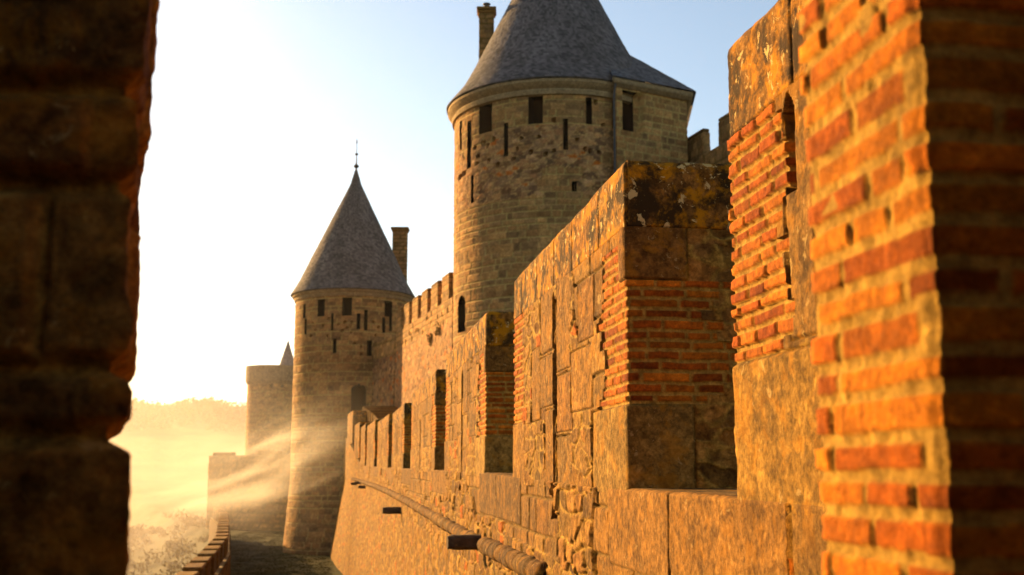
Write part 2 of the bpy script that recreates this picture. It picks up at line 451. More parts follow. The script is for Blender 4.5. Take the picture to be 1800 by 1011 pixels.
# ---- the wall below the merlons: top ledge, outer face, walk behind
def lower_wall():
    s = [.25]
    while s[-1] < 87.5: s.append(s[-1] + .0115 + .001 * max(0, s[-1] - 5))
    s = np.array(s)
    tops = [(.85 * (1 - k / 26), 0.) for k in range(26)]      # (n offset, t)
    tt = np.concatenate([np.arange(0, 1.25, .0125), np.arange(1.25, 7.0, .045)])
    nv = len(tops) + len(tt)
    S = np.repeat(s[:, None], nv, 1)
    noff = np.array([a for a, _ in tops] + [0] * len(tt)); drop = np.array([0] * len(tops) + list(tt))
    sill = Sill(S); lat = Lat(S)
    z = sill - drop[None] * ((7.0 + sill) / 7.0)
    batter = np.clip((S - 25) / 50, 0, 1) * .16 * np.clip(-z - 1, 0, 9)
    n = lat + noff[None] - batter
    top = (np.arange(nv) < len(tops))[None] & (S > -1)
    P = W(S, n, z)
    N3 = np.where(top[..., None], np.array([0, 0, 1.]), np.array([-CP, -SP, 0.]))
    ke = len(tops)
    N3[:, ke] = np.array([-CP, -SP, 1.])
    u = np.where(top, S, S); zz = np.where(top, n * 1.0 + 50, z)
    wr = .27 + 0 * S
    lay = Lay(u, zz, f_rubble(u, zz, 61, .32, .18, .055))
    band = (~top) & (z > sill - .62)
    lay.put(band & (fbm(S * .7, z, 71, 2) > .02), f_ashlar(S, z, 66, .3, .45, .02, .5))
    # slabs under the crenels
    gaps = [(MER[i][1], MER[i + 1][0]) for i in range(len(MER) - 1)]
    for gi, (a, b) in enumerate(gaps):
        z1 = float(Sill(np.array((a + b) / 2))); lo = z1 - (.5 if gi < 2 else .42)
        cuts = [a - .55, (a + b) / 2 + .06, b + .5]
        if gi == 0: cuts = [4.405, 6.1, 7.54]
        for c0, c1 in zip(cuts[:-1], cuts[1:]):
            m = (~top) & (S > c0) & (S < c1) & (z > lo)
            lay.put(m, f_block(S, z, (c0, c1, lo, z1 + .3), 60 + gi * 3, out=.03))
            lay.C = np.where(m[..., None], lay.C * 1.0, lay.C)
    lay.put((~top) & (S > 2.4) & (S < 4.4) & (z > -.66), f_block(S, z, (2.9, 4.395, -.66, .2), 61, out=.025))
    # ledge: smooth slabs with grit
    tl = (.02 * fbm(S * 2.5, n * 2.5, 88, 4) + .012 * fbm(S * 14, n * 14, 89, 4))
    jt = courses(S, n * 0 + .5, 1, .9, 91, 0, .4)[0]
    lay.H = np.where(top, tl - .015 * (1 - sstep(0, .02, jt)) , lay.H)
    lay.C = np.where(top[..., None], np.array([.15, .10, .045]) * (1 + .8 * fbm(S * 9, n * 9, 90, 4))[..., None], lay.C)
    lay.L = np.where(top, .8, lay.L)
    lay.H[:, ke] = (lay.H[:, ke - 1] * .5 + lay.H[:, ke + 1] * .5) * .4 - .004
    lay.H[:, :4] = 0
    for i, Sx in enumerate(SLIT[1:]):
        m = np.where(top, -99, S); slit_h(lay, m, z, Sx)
    return sheet('wall_face', P, N3, lay, M_WALL, ramp_root)[0]
lower_wall()

def quad_strip(name, pts_a, pts_b, mat, parent, col=(.3, .24, .16)):
    a = np.array(pts_a); b = np.array(pts_b); V = np.concatenate([a, b]); n = len(a)
    F = np.array([(i, i + 1, n + i + 1, n + i) for i in range(n - 1)])
    return mesh_np(name, V, F, mat, parent, np.tile(np.array(col), (len(V), 1)), np.full(len(V), .3), False)
# wall walk: a solid terrace behind the parapet
def walk():
    s = np.linspace(.25, 87, 60)
    prof = [(.85, .0), (.86, -1.35), (2.7, -1.4), (2.75, -6.9)]
    rows = [W(s, Lat(s) + a, Sill(s) + (z if z > -5 else -6.9)) for a, z in prof]
    V = np.concatenate(rows); n = len(s); F = []
    for r in range(len(prof) - 1):
        for i in range(n - 1): F.append((r * n + i, r * n + i + 1, (r + 1) * n + i + 1, (r + 1) * n + i))
    mesh_np('wall_walk', V, np.array(F), M_WALL, ramp_root, np.tile([.3, .24, .16], (len(V), 1)), np.full(len(V), .3), False)
walk()

# ---- roll moulding (string course) of short worn drums, then the projecting stubs
def cordon(s0, s1, seed):
    s = [s0]
    while s[-1] < s1: s.append(s[-1] + .02 + .0012 * s[-1])
    s = np.array(s); k = 20
    th = np.linspace(0, 2 * PI, k, endpoint=False)
    S = np.repeat(s[:, None], k, 1); T = np.repeat(th[None], len(s), 0)
    d, a, b, r = courses(S, S * 0 + .5, 1, .34, seed, 0, .6)
    endf = sstep(0, .09, S - s0) * sstep(0, .09, s1 - S)
    R = (.1 + .022 * (a - .5)) * (.35 + .65 * np.sqrt(endf)) * (.86 + .14 * sstep(0, .04, d)) + .022 * fbm(S * 7, T * 1.3, seed + 2, 3) + .008 * fbm(S * 30, T * 5, seed + 3, 3)
    zc = np.interp(S, [9, 16, 30, 47, 70, 80], [-.89, -.93, -.84, -.76, -.72, -.6])
    n = Lat(S) - .05 - np.cos(T) * R; z = zc + np.sin(T) * R
    V = W(S, n, z)
    col = pick(STONES * .6, b) * (1 + .9 * fbm(S * 9, T * 3, seed + 4, 4))[..., None]
    idx = np.arange(len(s) * k).reshape(len(s), k); idx = np.concatenate([idx, idx[:, :1]], 1)
    F = np.stack([idx[:-1, :-1], idx[1:, :-1], idx[1:, 1:], idx[:-1, 1:]], -1).reshape(-1, 4)[:, ::-1]
    # end caps
    e = [[idx[0, j] for j in q] for q in ((0, 1, 2, 3), (0, 3, 4, 5), (0, 5, 6, 7), (0, 7, 8, 9), (0, 9, 10, 11), (0, 11, 12, 13), (0, 13, 14, 15), (0, 15, 16, 17), (0, 17, 18, 19))]
    F = np.concatenate([F, np.array(e)])
    o = mesh_np('string_course', V.reshape(-1, 3), F, M_STONE, ramp_root, col.reshape(-1, 3), np.full(len(s) * k, .5))
    return o
cordon(9.75, 14.05, 5); cordon(14.75, 74, 9)

def stub(s, z, l, w, h, seed):
    """rough beam end projecting from the wall"""
    c = W(np.array(s), float(Lat(np.array(s))) - l / 2 + .12, z)
    rs = np.random.RandomState(seed); nx = 10
    V = []; F = []
    for i in range(nx + 1):
        t = i / nx - .5
        k = .82 if i in (0, nx) else 1
        for j in range(12):
            a = j / 12 * 2 * PI
            q = (abs(math.cos(a)) ** 5 + abs(math.sin(a)) ** 5) ** (-1 / 5)
            y = math.cos(a) * q * w / 2 * k + (rs.rand() - .5) * .012; zz = math.sin(a) * q * h / 2 * k + (rs.rand() - .5) * .012
            x = t * (l + .24)
            V.append((c[0] + x * CP - y * SP, c[1] + x * SP + y * CP, c[2] + zz))
    for i in range(nx):
        for j in range(12): F.append((i * 12 + j, i * 12 + (j + 1) % 12, i * 12 + 12 + (j + 1) % 12, i * 12 + 12 + j))
    for b in (0, nx * 12):
        F += [(b, b + 1, b + 2, b + 3), (b, b + 3, b + 4, b + 5), (b, b + 5, b + 6, b + 7), (b, b + 7, b + 8, b + 9), (b, b + 9, b + 10, b + 11)]
    return mesh_np('corbel_stub', np.array(V), np.array(F), M_WOOD, ramp_root, smooth=False)
stub(14.4, -.915, .46, .26, .18, 1); stub(32.3, -1.17, .55, .22, .19, 2)
stub(58, -.95, .4, .3, .14, 3); stub(64, -.82, .4, .3, .14, 4); stub(70, -.95, .4, .35, .16, 5)

# ================================================================== generic closed-loop masonry solid
def loop_solid(name, pts, steps, zs, fn, mat, parent, parts=None, cap=True, taper=None, own=False, u0=0.):
    P2, N2, U = interp_path(list(pts) + [pts[0]], steps)
    c = np.array(pts).mean(0)
    if np.mean(np.sum(N2 * (P2 - c), 1)) < 0: N2 = -N2
    U = U - u0
    nu, nv = len(U), len(zs)
    u = np.repeat(U[:, None], nv, 1); z = np.repeat(np.asarray(zs)[None], nu, 0)
    P = np.concatenate([np.repeat(P2[:, None], nv, 1), z[..., None]], -1)
    if taper is not None:
        P[..., :2] += np.repeat(N2[:, None], nv, 1) * taper(z)[..., None]
    N3 = np.concatenate([np.repeat(N2[:, None], nv, 1), 0 * z[..., None]], -1)
    return sheet(name, P, N3, fn(u, z, P), mat, parent, parts, close_u=True, cap=cap, own=own)

# ---- near brick pier, right
def Wp(s, n): return tuple(W(np.array(s), n)[:2])
pier = tag(empty('brick_pier', (*Wp(1.9, 1.3), GROUND)), 'blurred orange brick pier at the right edge, sunlit left face, dark front', 'pier')
pp = [Wp(1.645, 2.6), Wp(1.645, .92), Wp(2.09, .92), Wp(2.09, 1.86)]
def pier_fn(u, z, P):
    lay = Lay(u, z, (0 * u, 0, 0)); u0_ = u; u = 1.68 + np.sign(u - 1.68 + 1e-9) * np.maximum(np.abs(u - 1.68), .05)
    H, C, L = f_brick(u - .65, z + .012, 301, w=.262, gap=.0105, out=.010, flush=.004)
    patch = (fbm(u * 7, z * 9, 333, 3) > .22) & (z > .48)
    isb = (C[..., 0] > C[..., 1] * 2.05)[..., None]
    C = np.where(isb, C * np.array([1.18, 1.3, .85]), C * 1.12)
    C = np.where(patch[..., None], MORTAR * (1.0 + .5 * fbm(u * 30, z * 30, 5, 3))[..., None], C)
    H = np.where(patch, H * .3 + .008, H)
    e = np.abs(u0_ - 1.68); w_ = 1 - sstep(.004, .035, e); H = H * (1 - w_) + w_ * (.006 * (C[..., 0] > C[..., 1] * 2.0) - .003 + .007 * fbm(z * 40, z * 9, 9, 4))
    lay.H, lay.C, lay.L = H, C, L
    return lay
zs = np.concatenate([np.arange(-6.9, -.45, .09), np.arange(-.45, 1.0, .0052), np.arange(1.0, 1.9, .03)])
loop_solid('brickwork', pp, [.006, .005, .03, .05], zs, pier_fn, M_BRICK, pier)
capf = lambda u, z, P: Lay(u, z, f_block(u, z, (-1, 9, 1.9, 2.2), 4))
pc = [Wp(1.60, 1.90), Wp(1.60, .87), Wp(2.14, .87), Wp(2.14, 1.90)]
loop_solid('coping', pc, [.04] * 4, np.arange(1.903, 2.1, .02), capf, M_COPE, pier)

# ---- dark stone pier, left foreground
lp = tag(empty('stone_pier', (-1.4, 2.3, GROUND)), 'dark rough stone pier filling the left edge, unlit and out of focus', 'pier')
lpp = [(-2.6, 1.95), (-.685, 1.95), (-.93, 2.65), (-2.8, 2.65)]
ROWS = np.array([-6.9, -5.2, -4., -2.9, -2.0, -1.2, -.55, .055, .17, .49, .665, 1.05, 1.4, 1.9, 2.3])
def lp_fn(u, z, P):
    k = np.clip(np.searchsorted(ROWS, z.ravel(), side='right').reshape(z.shape) - 1, 0, len(ROWS) - 2)
    lo, hi = ROWS[k], ROWS[k + 1]
    uu = u / .42 + h2(k, k * 0, 8); c = np.floor(uu); a = c + (h2(c, k, 9) - .5) * .4
    c = np.where(uu < a, c - 1, c); a = c + (h2(c, k, 9) - .5) * .4; b = c + 1 + (h2(c + 1, k, 9) - .5) * .4
    # no vertical joint right at the arris
    du = np.minimum(uu - a, b - uu) * .42 + 3 * (np.abs(u - 1.915) < .12)
    d = np.minimum(np.minimum(z - lo, hi - z), du) + .012 * fbm(u * 12, z * 12, 3, 3)
    m = sstep(-.004, .035, d)
    H = m * .030 * (.6 + h2(c, k, 4)) - (1 - m) * .012 + .035 * fbm(u * 4 + 3, z * 5, 5, 5, .6) * m + .012 * fbm(u * 26, z * 26, 7, 3)
    C = pick(STONES * .8, h2(c, k, 12)) * (1 + .9 * fbm(u * 7, z * 7, 13, 4))[..., None]
    C = mixc(MORTAR * np.ones_like(C) * .8, C, m)
    return Lay(u, z, (H, C, .7 + 0 * u))
zs = np.concatenate([np.arange(-6.9, -.4, .1), np.arange(-.4, 1.1, .0075), np.arange(1.1, 2.2, .04)])
loop_solid('stonework', lpp, [.0075, .008, .06, .06], zs, lp_fn, M_PIER, lp)
loop_solid('coping', [(-2.65, 1.9), (-.65, 1.9), (-.9, 2.7), (-2.85, 2.7)], [.05] * 4, np.arange(2.203, 2.45, .03), capf, M_COPE, lp)

# ---- unseen side wall, rear wall and floor, added to keep light off the piers
def rough_box(name, x0, x1, y0, y1, z0, z1, parent, seed):
    fn = lambda u, z, P: Lay(u, z, f_rubble(u, z, seed, .3, .18, .03))
    return loop_solid(name, [(x0, y0), (x1, y0), (x1, y1), (x0, y1)], [.05] * 4, np.arange(z0, z1 + .01, .05), fn, M_PIER, parent)
rough_box('side_light_blocker', -3.0, -2.62, -1.6, 1.93, -6.9, 2.2, lp, 31)
rough_box('rear_light_blocker', -3.0, 3.0, -2.1, -1.62, -6.9, 2.2, lp, 32)
box_mesh('floor_light_blocker', (-.2, -.1, -1.75), (5.6, 3.4, .25), M_PIER, lp, 0, .02)

# ================================================================== TOWERS
TST = np.array([[.30, .22, .135], [.25, .19, .125], [.34, .245, .14], [.22, .165, .11], [.28, .19, .11]]) * np.array([1.22, .96, .66])
def ring_pts(cx, cy, R, n):
    a = np.linspace(0, 2 * PI, n, endpoint=False)
    return a
def round_tower(name, cx, cy, R, z0, z1, seed, mat, parent, du, dz, holes, parts, taper=0., ch=.33, cw=.6, nm='wall', rough_below=None, pal=TST, lic=.3):
    """angle a measured from the side facing the camera, positive to the right; u = a*R"""
    n = int(2 * PI * R / du)
    face = math.atan2(-cx, -cy) # direction from tower to camera (azimuth from +Y)
    a = (np.arange(n) / n - .5) * 2 * PI
    zs = np.append(np.arange(z0, z1 - dz * .3, dz), z1)
    A = np.repeat(a[:, None], len(zs), 1); Z = np.repeat(zs[None], n, 0)
    az = face - A
    nx, ny = np.sin(az), np.cos(az)
    RR = R + taper * np.clip(-1 - Z, 0, 9)
    P = np.stack([cx + nx * RR, cy + ny * RR, Z], -1); N3 = np.stack([nx, ny, 0 * Z], -1)
    U = A * R
    lay = Lay(U, Z, f_ashlar(U, Z, seed, ch, cw, .03, .45, pal, gap=.012, amp=1.5, mort=MORTAR * np.array([1.2, 1.35, 2.0])))
    if rough_below is not None:
        m = (Z > rough_below[0]) & (Z < rough_below[1]) & (fbm(U * .5, Z * .7, seed + 9, 3) > -.03)
        rb = f_rubble(U, Z, seed + 8, .42, .24, .05); lay.put(m, (rb[0], rb[1] * np.array([1.45, 1.42, 2.3]), rb[2]))
    lay.L = lay.L * 0 + lic; kid = 10; parts = dict(parts)
    for (u0, u1, h0, h1, dep, pid) in holes:
        # pid > 0: the deep part becomes a part with its shade painted in; negative: arched top
        mm = (U > u0) & (U < u1) & (Z > h0) & (Z < h1)
        if pid == 3:
            rr = (u1 - u0) / 2; uc = (u0 + u1) / 2
            mm &= (Z < h1 - rr) | (((U - uc) ** 2 + (Z - h1 + rr) ** 2) < rr * rr)
        lay.H = np.where(mm, -dep, lay.H); lay.L = np.where(mm, 0, lay.L)
        if pid:
            kid += 1; parts[kid] = parts[pid]; lay.id = np.where(mm, kid, lay.id)
    out = sheet(nm, P, N3, lay, mat, parent, parts, close_u=True, cap=False, smooth=False, own=False)
    return out

def cone(name, cx, cy, prof, n, mat, parent, seed, row=.15, col=(.085, .082, .085), du=.19):
    """slate roof: prof list of (radius, z) from eave to apex, overlapping slate courses"""
    prof = np.array(prof); seg = np.linalg.norm(np.diff(prof, axis=0), axis=1); L = np.concatenate([[0], np.cumsum(seg)])
    v = np.arange(0, L[-1], row / 2); v = np.append(v, L[-1])
    r = np.interp(v, L, prof[:, 0]); z = np.interp(v, L, prof[:, 1])
    a = np.linspace(-PI, PI, n, endpoint=False)
    A = np.repeat(a[:, None], len(v), 1); R = np.repeat(r[None], n, 0); Z = np.repeat(z[None], n, 0); V_ = np.repeat(v[None], n, 0)
    k = np.floor(V_ / row); f = V_ / row - k
    uc = A * 3 / .04 ; uid = np.floor(A * (prof[0, 0] / (du)) + .5 * (k % 2))
    h = h2(uid, k, seed)
    R2 = R + np.where(R > .1, .02 * (1 - f) + .015 * (h - .5) + .05 * fbm(A * 4, Z * .8, seed, 3), 0)
    P = np.stack([cx + np.sin(A) * R2, cy + np.cos(A) * R2, Z], -1)
    C = np.array(col) * (.55 + .9 * h)[..., None] * (1 + .6 * fbm(A * 5, Z * .6, seed + 4, 4))[..., None]
    lay = Lay(A, Z, (0 * Z, C, 0 * Z))
    return sheet(name, P, 0 * P, lay, mat, parent, close_u=True, smooth=False)[0]

def lathe(name, cx, cy, prof, n, mat, parent, col=(.33, .25, .15)):
    prof = np.array(prof); a = np.linspace(-PI, PI, n, endpoint=False)
    A = np.repeat(a[:, None], len(prof), 1); R = np.repeat(prof[:, 0][None], n, 0); Z = np.repeat(prof[:, 1][None], n, 0)
    P = np.stack([cx + np.sin(A) * R, cy + np.cos(A) * R, Z], -1)
    C = np.array(col) * (1 + .4 * fbm(A * 20, Z * 3, 4, 3))[..., None]
    return sheet(name, P, 0 * P, Lay(A, Z, (0 * Z, C, 0 * Z + .2)), mat, parent, close_u=True, smooth=False)[0]

# ---- the big tower
T1 = tag(empty('round_tower', (2.45, 62, GROUND)), 'large brown stone tower, its dark slate cone cut off by the top edge', 'tower')
c1 = (2.45, 62.0); R1 = 5.65
def t1u(px, D=57.0):
    """picture column -> arc position on the big tower"""
    k = (px - 900) / 2025.; A_ = 1 + k * k; B_ = -(2 * c1[1] + 2 * k * c1[0]); C_ = c1[0] ** 2 + c1[1] ** 2 - R1 ** 2
    disc = max(B_ * B_ - 4 * A_ * C_, 0); y = (-B_ - math.sqrt(disc)) / (2 * A_); x = k * y
    vx, vy = x - c1[0], y - c1[1]; fx, fy = -c1[0], -c1[1]
    ang = math.atan2(fx * vy - fy * vx, fx * vx + fy * vy)
    return ang * R1, y
def t1z(py, y):
    v = (505.5 - py) / 2000.; th = math.radians(9)
    return y * (math.sin(th) + v * math.cos(th)) / (math.cos(th) - v * math.sin(th))
def t1hole(x0, x1, y0, y1, dep, pid):
    a, ya = t1u(x0); b, yb = t1u(x1); y = (ya + yb) / 2
    return (min(a, b), max(a, b), t1z(y1, y), t1z(y0, y), dep, pid)
H1 = [t1hole(1086, 1165, 150, 242, 1.8, 0), t1hole(841, 863, 180, 233, .75, 1), t1hole(932, 957, 166, 216, .75, 1),
      t1hole(1038, 1046, 172, 216, .5, 2), t1hole(819.5, 824.5, 215, 296, .5, 2), t1hole(887, 892, 218, 274, .5, 2), t1hole(995.5, 1000.5, 210, 263, .5, 2),
      t1hole(826, 830, 310, 355, .5, 2), t1hole(1012, 1017, 320, 336, .5, 2), t1hole(805, 808, 214, 262, .5, 2), t1hole(804, 816, 522, 583, .6, 3)]
for q in ((833, 260), (838, 275), (836, 288), (856, 257), (858, 283), (848, 252), (910, 262), (918, 243), (950, 241), (934, 268), (977, 265), (976, 212), (1035, 262), (1044, 266), (1067, 220), (1055, 180),
          (868, 245), (874, 290), (902, 280), (1020, 245), (813, 305), (806, 312), (1060, 268), (962, 272)):
    H1.append(t1hole(q[0] - 2.6, q[0] + 2.6, q[1] - 3.2, q[1] + 3.2, .3, 0))
round_tower('wall', c1[0], c1[1], R1, -6.6, 19.75, 401, M_TOWER, T1, .085, .075, H1, {1: ('window', M_SHADE), 2: ('arrow_slit', M_SHADE), 3: ('arched_window', M_SHADE)}, rough_below=(13.6, 17.4))
lathe('cornice', *c1, [(R1 - .05, 18.95), (R1 + .16, 19.0), (R1 + .2, 19.2), (R1 + .13, 19.3), (R1 + .3, 19.45), (R1 + .42, 19.6), (R1 + .42, 19.74), (R1 - .5, 19.76)], 90, M_TOWER, T1)
cone('roof', *c1, [(R1 + .25, 19.72), (R1 + .5, 19.80), (5.25, 20.95), (4.6, 22.15), (.45, 30.5), (.06, 31.8)], 330, M_SLATE, T1, 12)
# chimney behind the cone
def chimney(parent, x, y, z0, z1, w, d, seed):
    fn = lambda u, z, P: Lay(u, z, f_ashlar(u, z, seed, .3, .5, .02, .2, TST, gap=.02))
    hw, hd = w / 2, d / 2
    o = loop_solid('chimney', [(x - hw, y - hd), (x + hw, y - hd), (x + hw, y + hd), (x - hw, y + hd)], [.12] * 4, np.arange(z0, z1 + .01, .1), fn, M_TOWER, parent)[0]
    b = .09
    for (zz, e, hgt) in ((z1 - .32, b, .14), (z1 - .16, b * 1.7, .16)):
        box_mesh('chimney_cap', (x, y, zz), (w + 2 * e, d + 2 * e, hgt), M_TOWER, o, 0, .03, seed=2)
    return o
ch1 = chimney(T1, -1.47, 62.6, 20.2, 26.2, .82, .82, 77)
lathe('chimney_pot', -1.47, 62.6, [(.14, 26.15), (.15, 26.47), (.12, 26.49), (.22, 26.51), (.22, 26.57), (.01, 26.59)], 12, M_CEM, ch1)

# the square annex on its right
AX = [(5.38, 56.6), (9.38, 59.0), (9.95, 66), (5.4, 66)]
def annex_fn(u, z, P):
    lay = Lay(u, z, f_ashlar(u, z, 431, .36, .62, .03, .25, TST, gap=.02, amp=1.4, mort=MORTAR * np.array([1.2, 1.35, 2.0]))); lay.L = lay.L * 0 + .2
    lay.hole(.45, 1.8, 17.28, 19.35, .35, None, .9)
    lay.hole(.45, 1.32, 17.28, 19.35, 1.3, 1)
    lay.hole(2.5, 2.7, 13.5, 14.4, .4, None)
    return lay
loop_solid('annex', AX, [.075, .12, .3, .3], np.arange(-6.6, 19.86, .08), annex_fn, M_TOWER, T1, {1: ('window', M_SHADE)})
def slab(name, tri, th, mat, parent, col=(.085, .082, .085), n=14):
    """thick sloping roof plane, subdivided with slate tint; tri = 4 corners"""
    a, b, c, d = [np.array(p, float) for p in tri]
    t = np.linspace(0, 1, n * 4); w = np.linspace(0, 1, n * 3)
    T, Wt = np.meshgrid(t, w, indexing='ij')
    P = (a * (1 - T)[..., None] + b * T[..., None]) * (1 - Wt)[..., None] + (d * (1 - T)[..., None] + c * T[..., None]) * Wt[..., None]
    nn = np.cross(b - a, d - a); nn /= np.linalg.norm(nn)
    if nn[2] < 0: nn = -nn
    k = np.floor(Wt * n * 1.5); h = h2(np.floor(T * n * 2 + .5 * (k % 2)), k, 5)
    C = np.array(col) * (.6 + .8 * h)[..., None]
    P = P + nn * (.02 * h)[..., None]
    sheet(name, P, 0 * P, Lay(T, Wt, (0 * T, C, 0 * T)), mat, parent, smooth=False)
    return nn
ridge = (5.4, 61.5, 23.6)
for q in ([(5.15, 56.15, 19.95), (9.9, 58.7, 19.95), (6.2, 61.2, 23.2), (5.1, 59.2, 22.0)],
          [(9.9, 58.7, 19.95), (10.5, 66.4, 19.95), (6.2, 66.4, 23.2), (6.2, 61.2, 23.2)]):
    slab('annex_roof', q, .1, M_SLATE, T1)
loop_solid('annex_cornice', [(5.2, 56.25), (9.73, 58.75), (10.3, 66.3), (5.2, 66.3)], [.2] * 4, np.array([19.5, 19.52, 19.62, 19.64, 19.8, 19.93]), lambda u, z, P: Lay(u, z, (np.interp(z, [19.5, 19.52, 19.62, 19.64, 19.8, 19.93], [-.3, -.15, -.13, -.03, 0, 0]), .3 * np.ones(u.shape + (3,)) * np.array([1, .78, .5]), .2 + 0 * u)), M_TOWER, T1)
# downpipe in the corner
def tube(name, pts, r, mat, parent, n=8):
    V = []; F = []
    for i, p in enumerate(pts):
        for j in range(n):
            a = 2 * PI * j / n; V.append((p[0] + r * math.cos(a), p[1] + r * math.sin(a), p[2]))
    for i in range(len(pts) - 1):
        for j in range(n): F.append((i * n + j, i * n + (j + 1) % n, (i + 1) * n + (j + 1) % n, (i + 1) * n + j))
    return mesh_np(name, np.array(V), np.array(F), mat, parent)
tube('drainpipe', [(5.35, 56.4, 19.6), (5.3, 56.5, 19.3), (5.27, 56.58, 18.9), (5.27, 56.58, 6)], .055, M_CEM, T1)

# ---- crenellated wall to the right of the big tower
def cren_wall(nm, label, a, b, zt, zg, mer, th, seed, z0=-6.6, grp=None, dz=.12, du=.12, mat=M_TOWER, holes=(), pal=TST, face_rough=True, side=1, mt=.6):
    """a, b plan ends; mer: list of (t0, t1) metre ranges of merlons; zt merlon top, zg crenel sill"""
    a = np.array(a); b = np.array(b); L = np.linalg.norm(b - a); d = (b - a) / L; nn = np.array([-d[1], d[0]]) * side
    root = tag(empty(nm, (*((a + b) / 2), z0)), label, 'wall')
    def fn(u, z, P):
        rb = f_rubble(u, z, seed, .45, .26, .05); lay = Lay(u, z, (rb[0], rb[1] * np.array([1.25, 1.2, 2.0]), rb[2]))
        lay.put(z > zg - 1.3, f_ashlar(u, z, seed + 1, .33, .6, .03, .25, pal * 1.1, gap=.02))
        lay.L = lay.L * 0 + .3
        for h in holes: lay.hole(*h)
        return lay
    loop_solid('wall_face', [tuple(a), tuple(b), tuple(b + nn * th), tuple(a + nn * th)], [du, du * 2, du * 4, du * 2], np.arange(z0, zg + .01, dz), fn, mat, root)
    for k, (t0, t1) in enumerate(mer):
        p, q = a + d * t0, a + d * t1
        f2 = lambda u, z, P: Lay(u, z, f_ashlar(u, z, seed + 3 + k, .33, .55, .03, .25, pal, gap=.02))
        o = loop_solid('merlon', [tuple(p), tuple(q), tuple(q + nn * mt), tuple(p + nn * mt)], [du, du, du * 2, du], np.arange(zg - .02, zt - .17, dz), f2, mat, root)[0]
        c = (p + q) / 2 + nn * mt / 2
        box_mesh('coping', (c[0], c[1], zt - .2), (t1 - t0 + .04, mt + .06, .2), mat, o, math.atan2(d[1], d[0]), .05, seed=seed + k)
    return root
cren_wall('crenellated_wall', 'dark battlement wall rising just right of the large tower, with merlons against the sky', (9.2, 61.0), (12.8, 49.6), 17.75, 16.35, [(.8, 3.0), (4.75, 6.9), (8.7, 10.9)], 1.4, 501, mt=.35, du=.1, dz=.1)

# ---- curtain between the towers, lit
holes2 = []
rg = random.Random(5)
for k in range(22): 
    uu = rg.uniform(.8, 17); zz = rg.choice([8.5, 8.1, 8.9]) + rg.uniform(-.1, .1); holes2.append((uu, uu + .22, zz, zz + .25, .35))
mm = []
t = .1
while t < 17.0: mm.append((t, t + 1.85)); t += 2.95
cren_wall('curtain_wall', 'sunlit high curtain wall with six square merlons between the two round towers', (-8.09, 79), (-3.25, 62.0), 10.85, 9.3, mm, 1.6, 521, du=.06, dz=.06, holes=holes2)
lw = cren_wall('link_wall', 'shaded plain stretch of wall joining the curtain to the slimmer tower', (-11.2, 86.2), (-8.2, 79.3), 9.5, 9.2, [], 1.5, 541)
# tufts growing out of the curtain
def leaf_cloud(name, centres, radii, nleaf, size, mat, seed, parent=None, squash=.7):
    rs = np.random.RandomState(seed); Vs = []
    for c, r in zip(centres, radii):
        k = int(nleaf * (r ** 1.2) + 6)
        d = rs.normal(size=(k, 3)); d /= np.linalg.norm(d, axis=1)[:, None]
        p = np.array(c) + d * (r * rs.uniform(.35, 1.1, (k, 1)) * np.array([1, 1, squash]))
        a = rs.normal(size=(k, 3)); b = rs.normal(size=(k, 3)); a /= np.linalg.norm(a, axis=1)[:, None]; b /= np.linalg.norm(b, axis=1)[:, None]
        s = size * rs.uniform(.5, 1.3, (k, 1)); 
        Vs.append(np.stack([p - a * s, p - b * s * .6, p + a * s, p + b * s * .6], 1).reshape(-1, 3))
    V = np.concatenate(Vs); F = np.arange(len(V)).reshape(-1, 4)
    return mesh_np(name, V, F, mat, parent, smooth=False)
for (tx, ty, tz, tr, lb) in ((-4.15, 65.2, 8.0, .42, 'larger dry tuft of weeds growing from the lit curtain wall near the large tower'), (-4.75, 67.3, 7.7, .34, 'smaller dry tuft of weeds growing from the middle of the lit curtain wall')):
    o = leaf_cloud('weed_tuft', [(tx, ty, tz), (tx - .1, ty, tz - .3)], [tr, tr * .7], 260, .09, M_LEAF, 3)
    tag(o, lb, 'plant', 'weeds on the curtain wall')

# ---- the slimmer tower
c2 = (-12.4, 88.0); R2 = 4.42
T2 = tag(empty('round_tower', (c2[0], c2[1], GROUND)), 'slimmer round tower with a full cone roof, finial and chimney, left of the large tower', 'tower')
def gen_hole(c, R, x0, x1, y0, y1, dep, pid):
    res = []
    for px in (x0, x1):
        k = (px - 900) / 2025.; A_ = 1 + k * k; B_ = -(2 * c[1] + 2 * k * c[0]); C_ = c[0] ** 2 + c[1] ** 2 - R ** 2
        disc = max(B_ * B_ - 4 * A_ * C_, 0); y = (-B_ - math.sqrt(disc)) / (2 * A_); x = k * y
        vx, vy = x - c[0], y - c[1]; fx, fy = -c[0], -c[1]
        res.append((math.atan2(fx * vy - fy * vx, fx * vx + fy * vy) * R, y))
    y = (res[0][1] + res[1][1]) / 2
    a, b = sorted((res[0][0], res[1][0]))
    return (a, b, t1z(y1, y), t1z(y0, y), dep, pid)
g2 = lambda *a: gen_hole(c2, R2, *a)
H2 = [g2(552, 563, 528, 555, .6, 1), g2(597, 611, 525, 553, .6, 1), g2(671, 683, 531, 556, .6, 1), g2(525.5, 530, 536, 558, .5, 1),
      g2(576, 579.5, 551, 580, .4, 2), g2(623, 626.5, 552, 577, .4, 2), g2(636.5, 640, 546, 580, .4, 2), g2(679.5, 683, 555, 581, .4, 2), g2(668, 671, 560, 584, .4, 2), g2(529, 532, 562, 588, .4, 2),
      g2(581.5, 585, 597, 620, .4, 2), g2(642, 648, 599, 625, .4, 2), g2(615, 640, 677, 724, .9, 3)]
rg = random.Random(3)
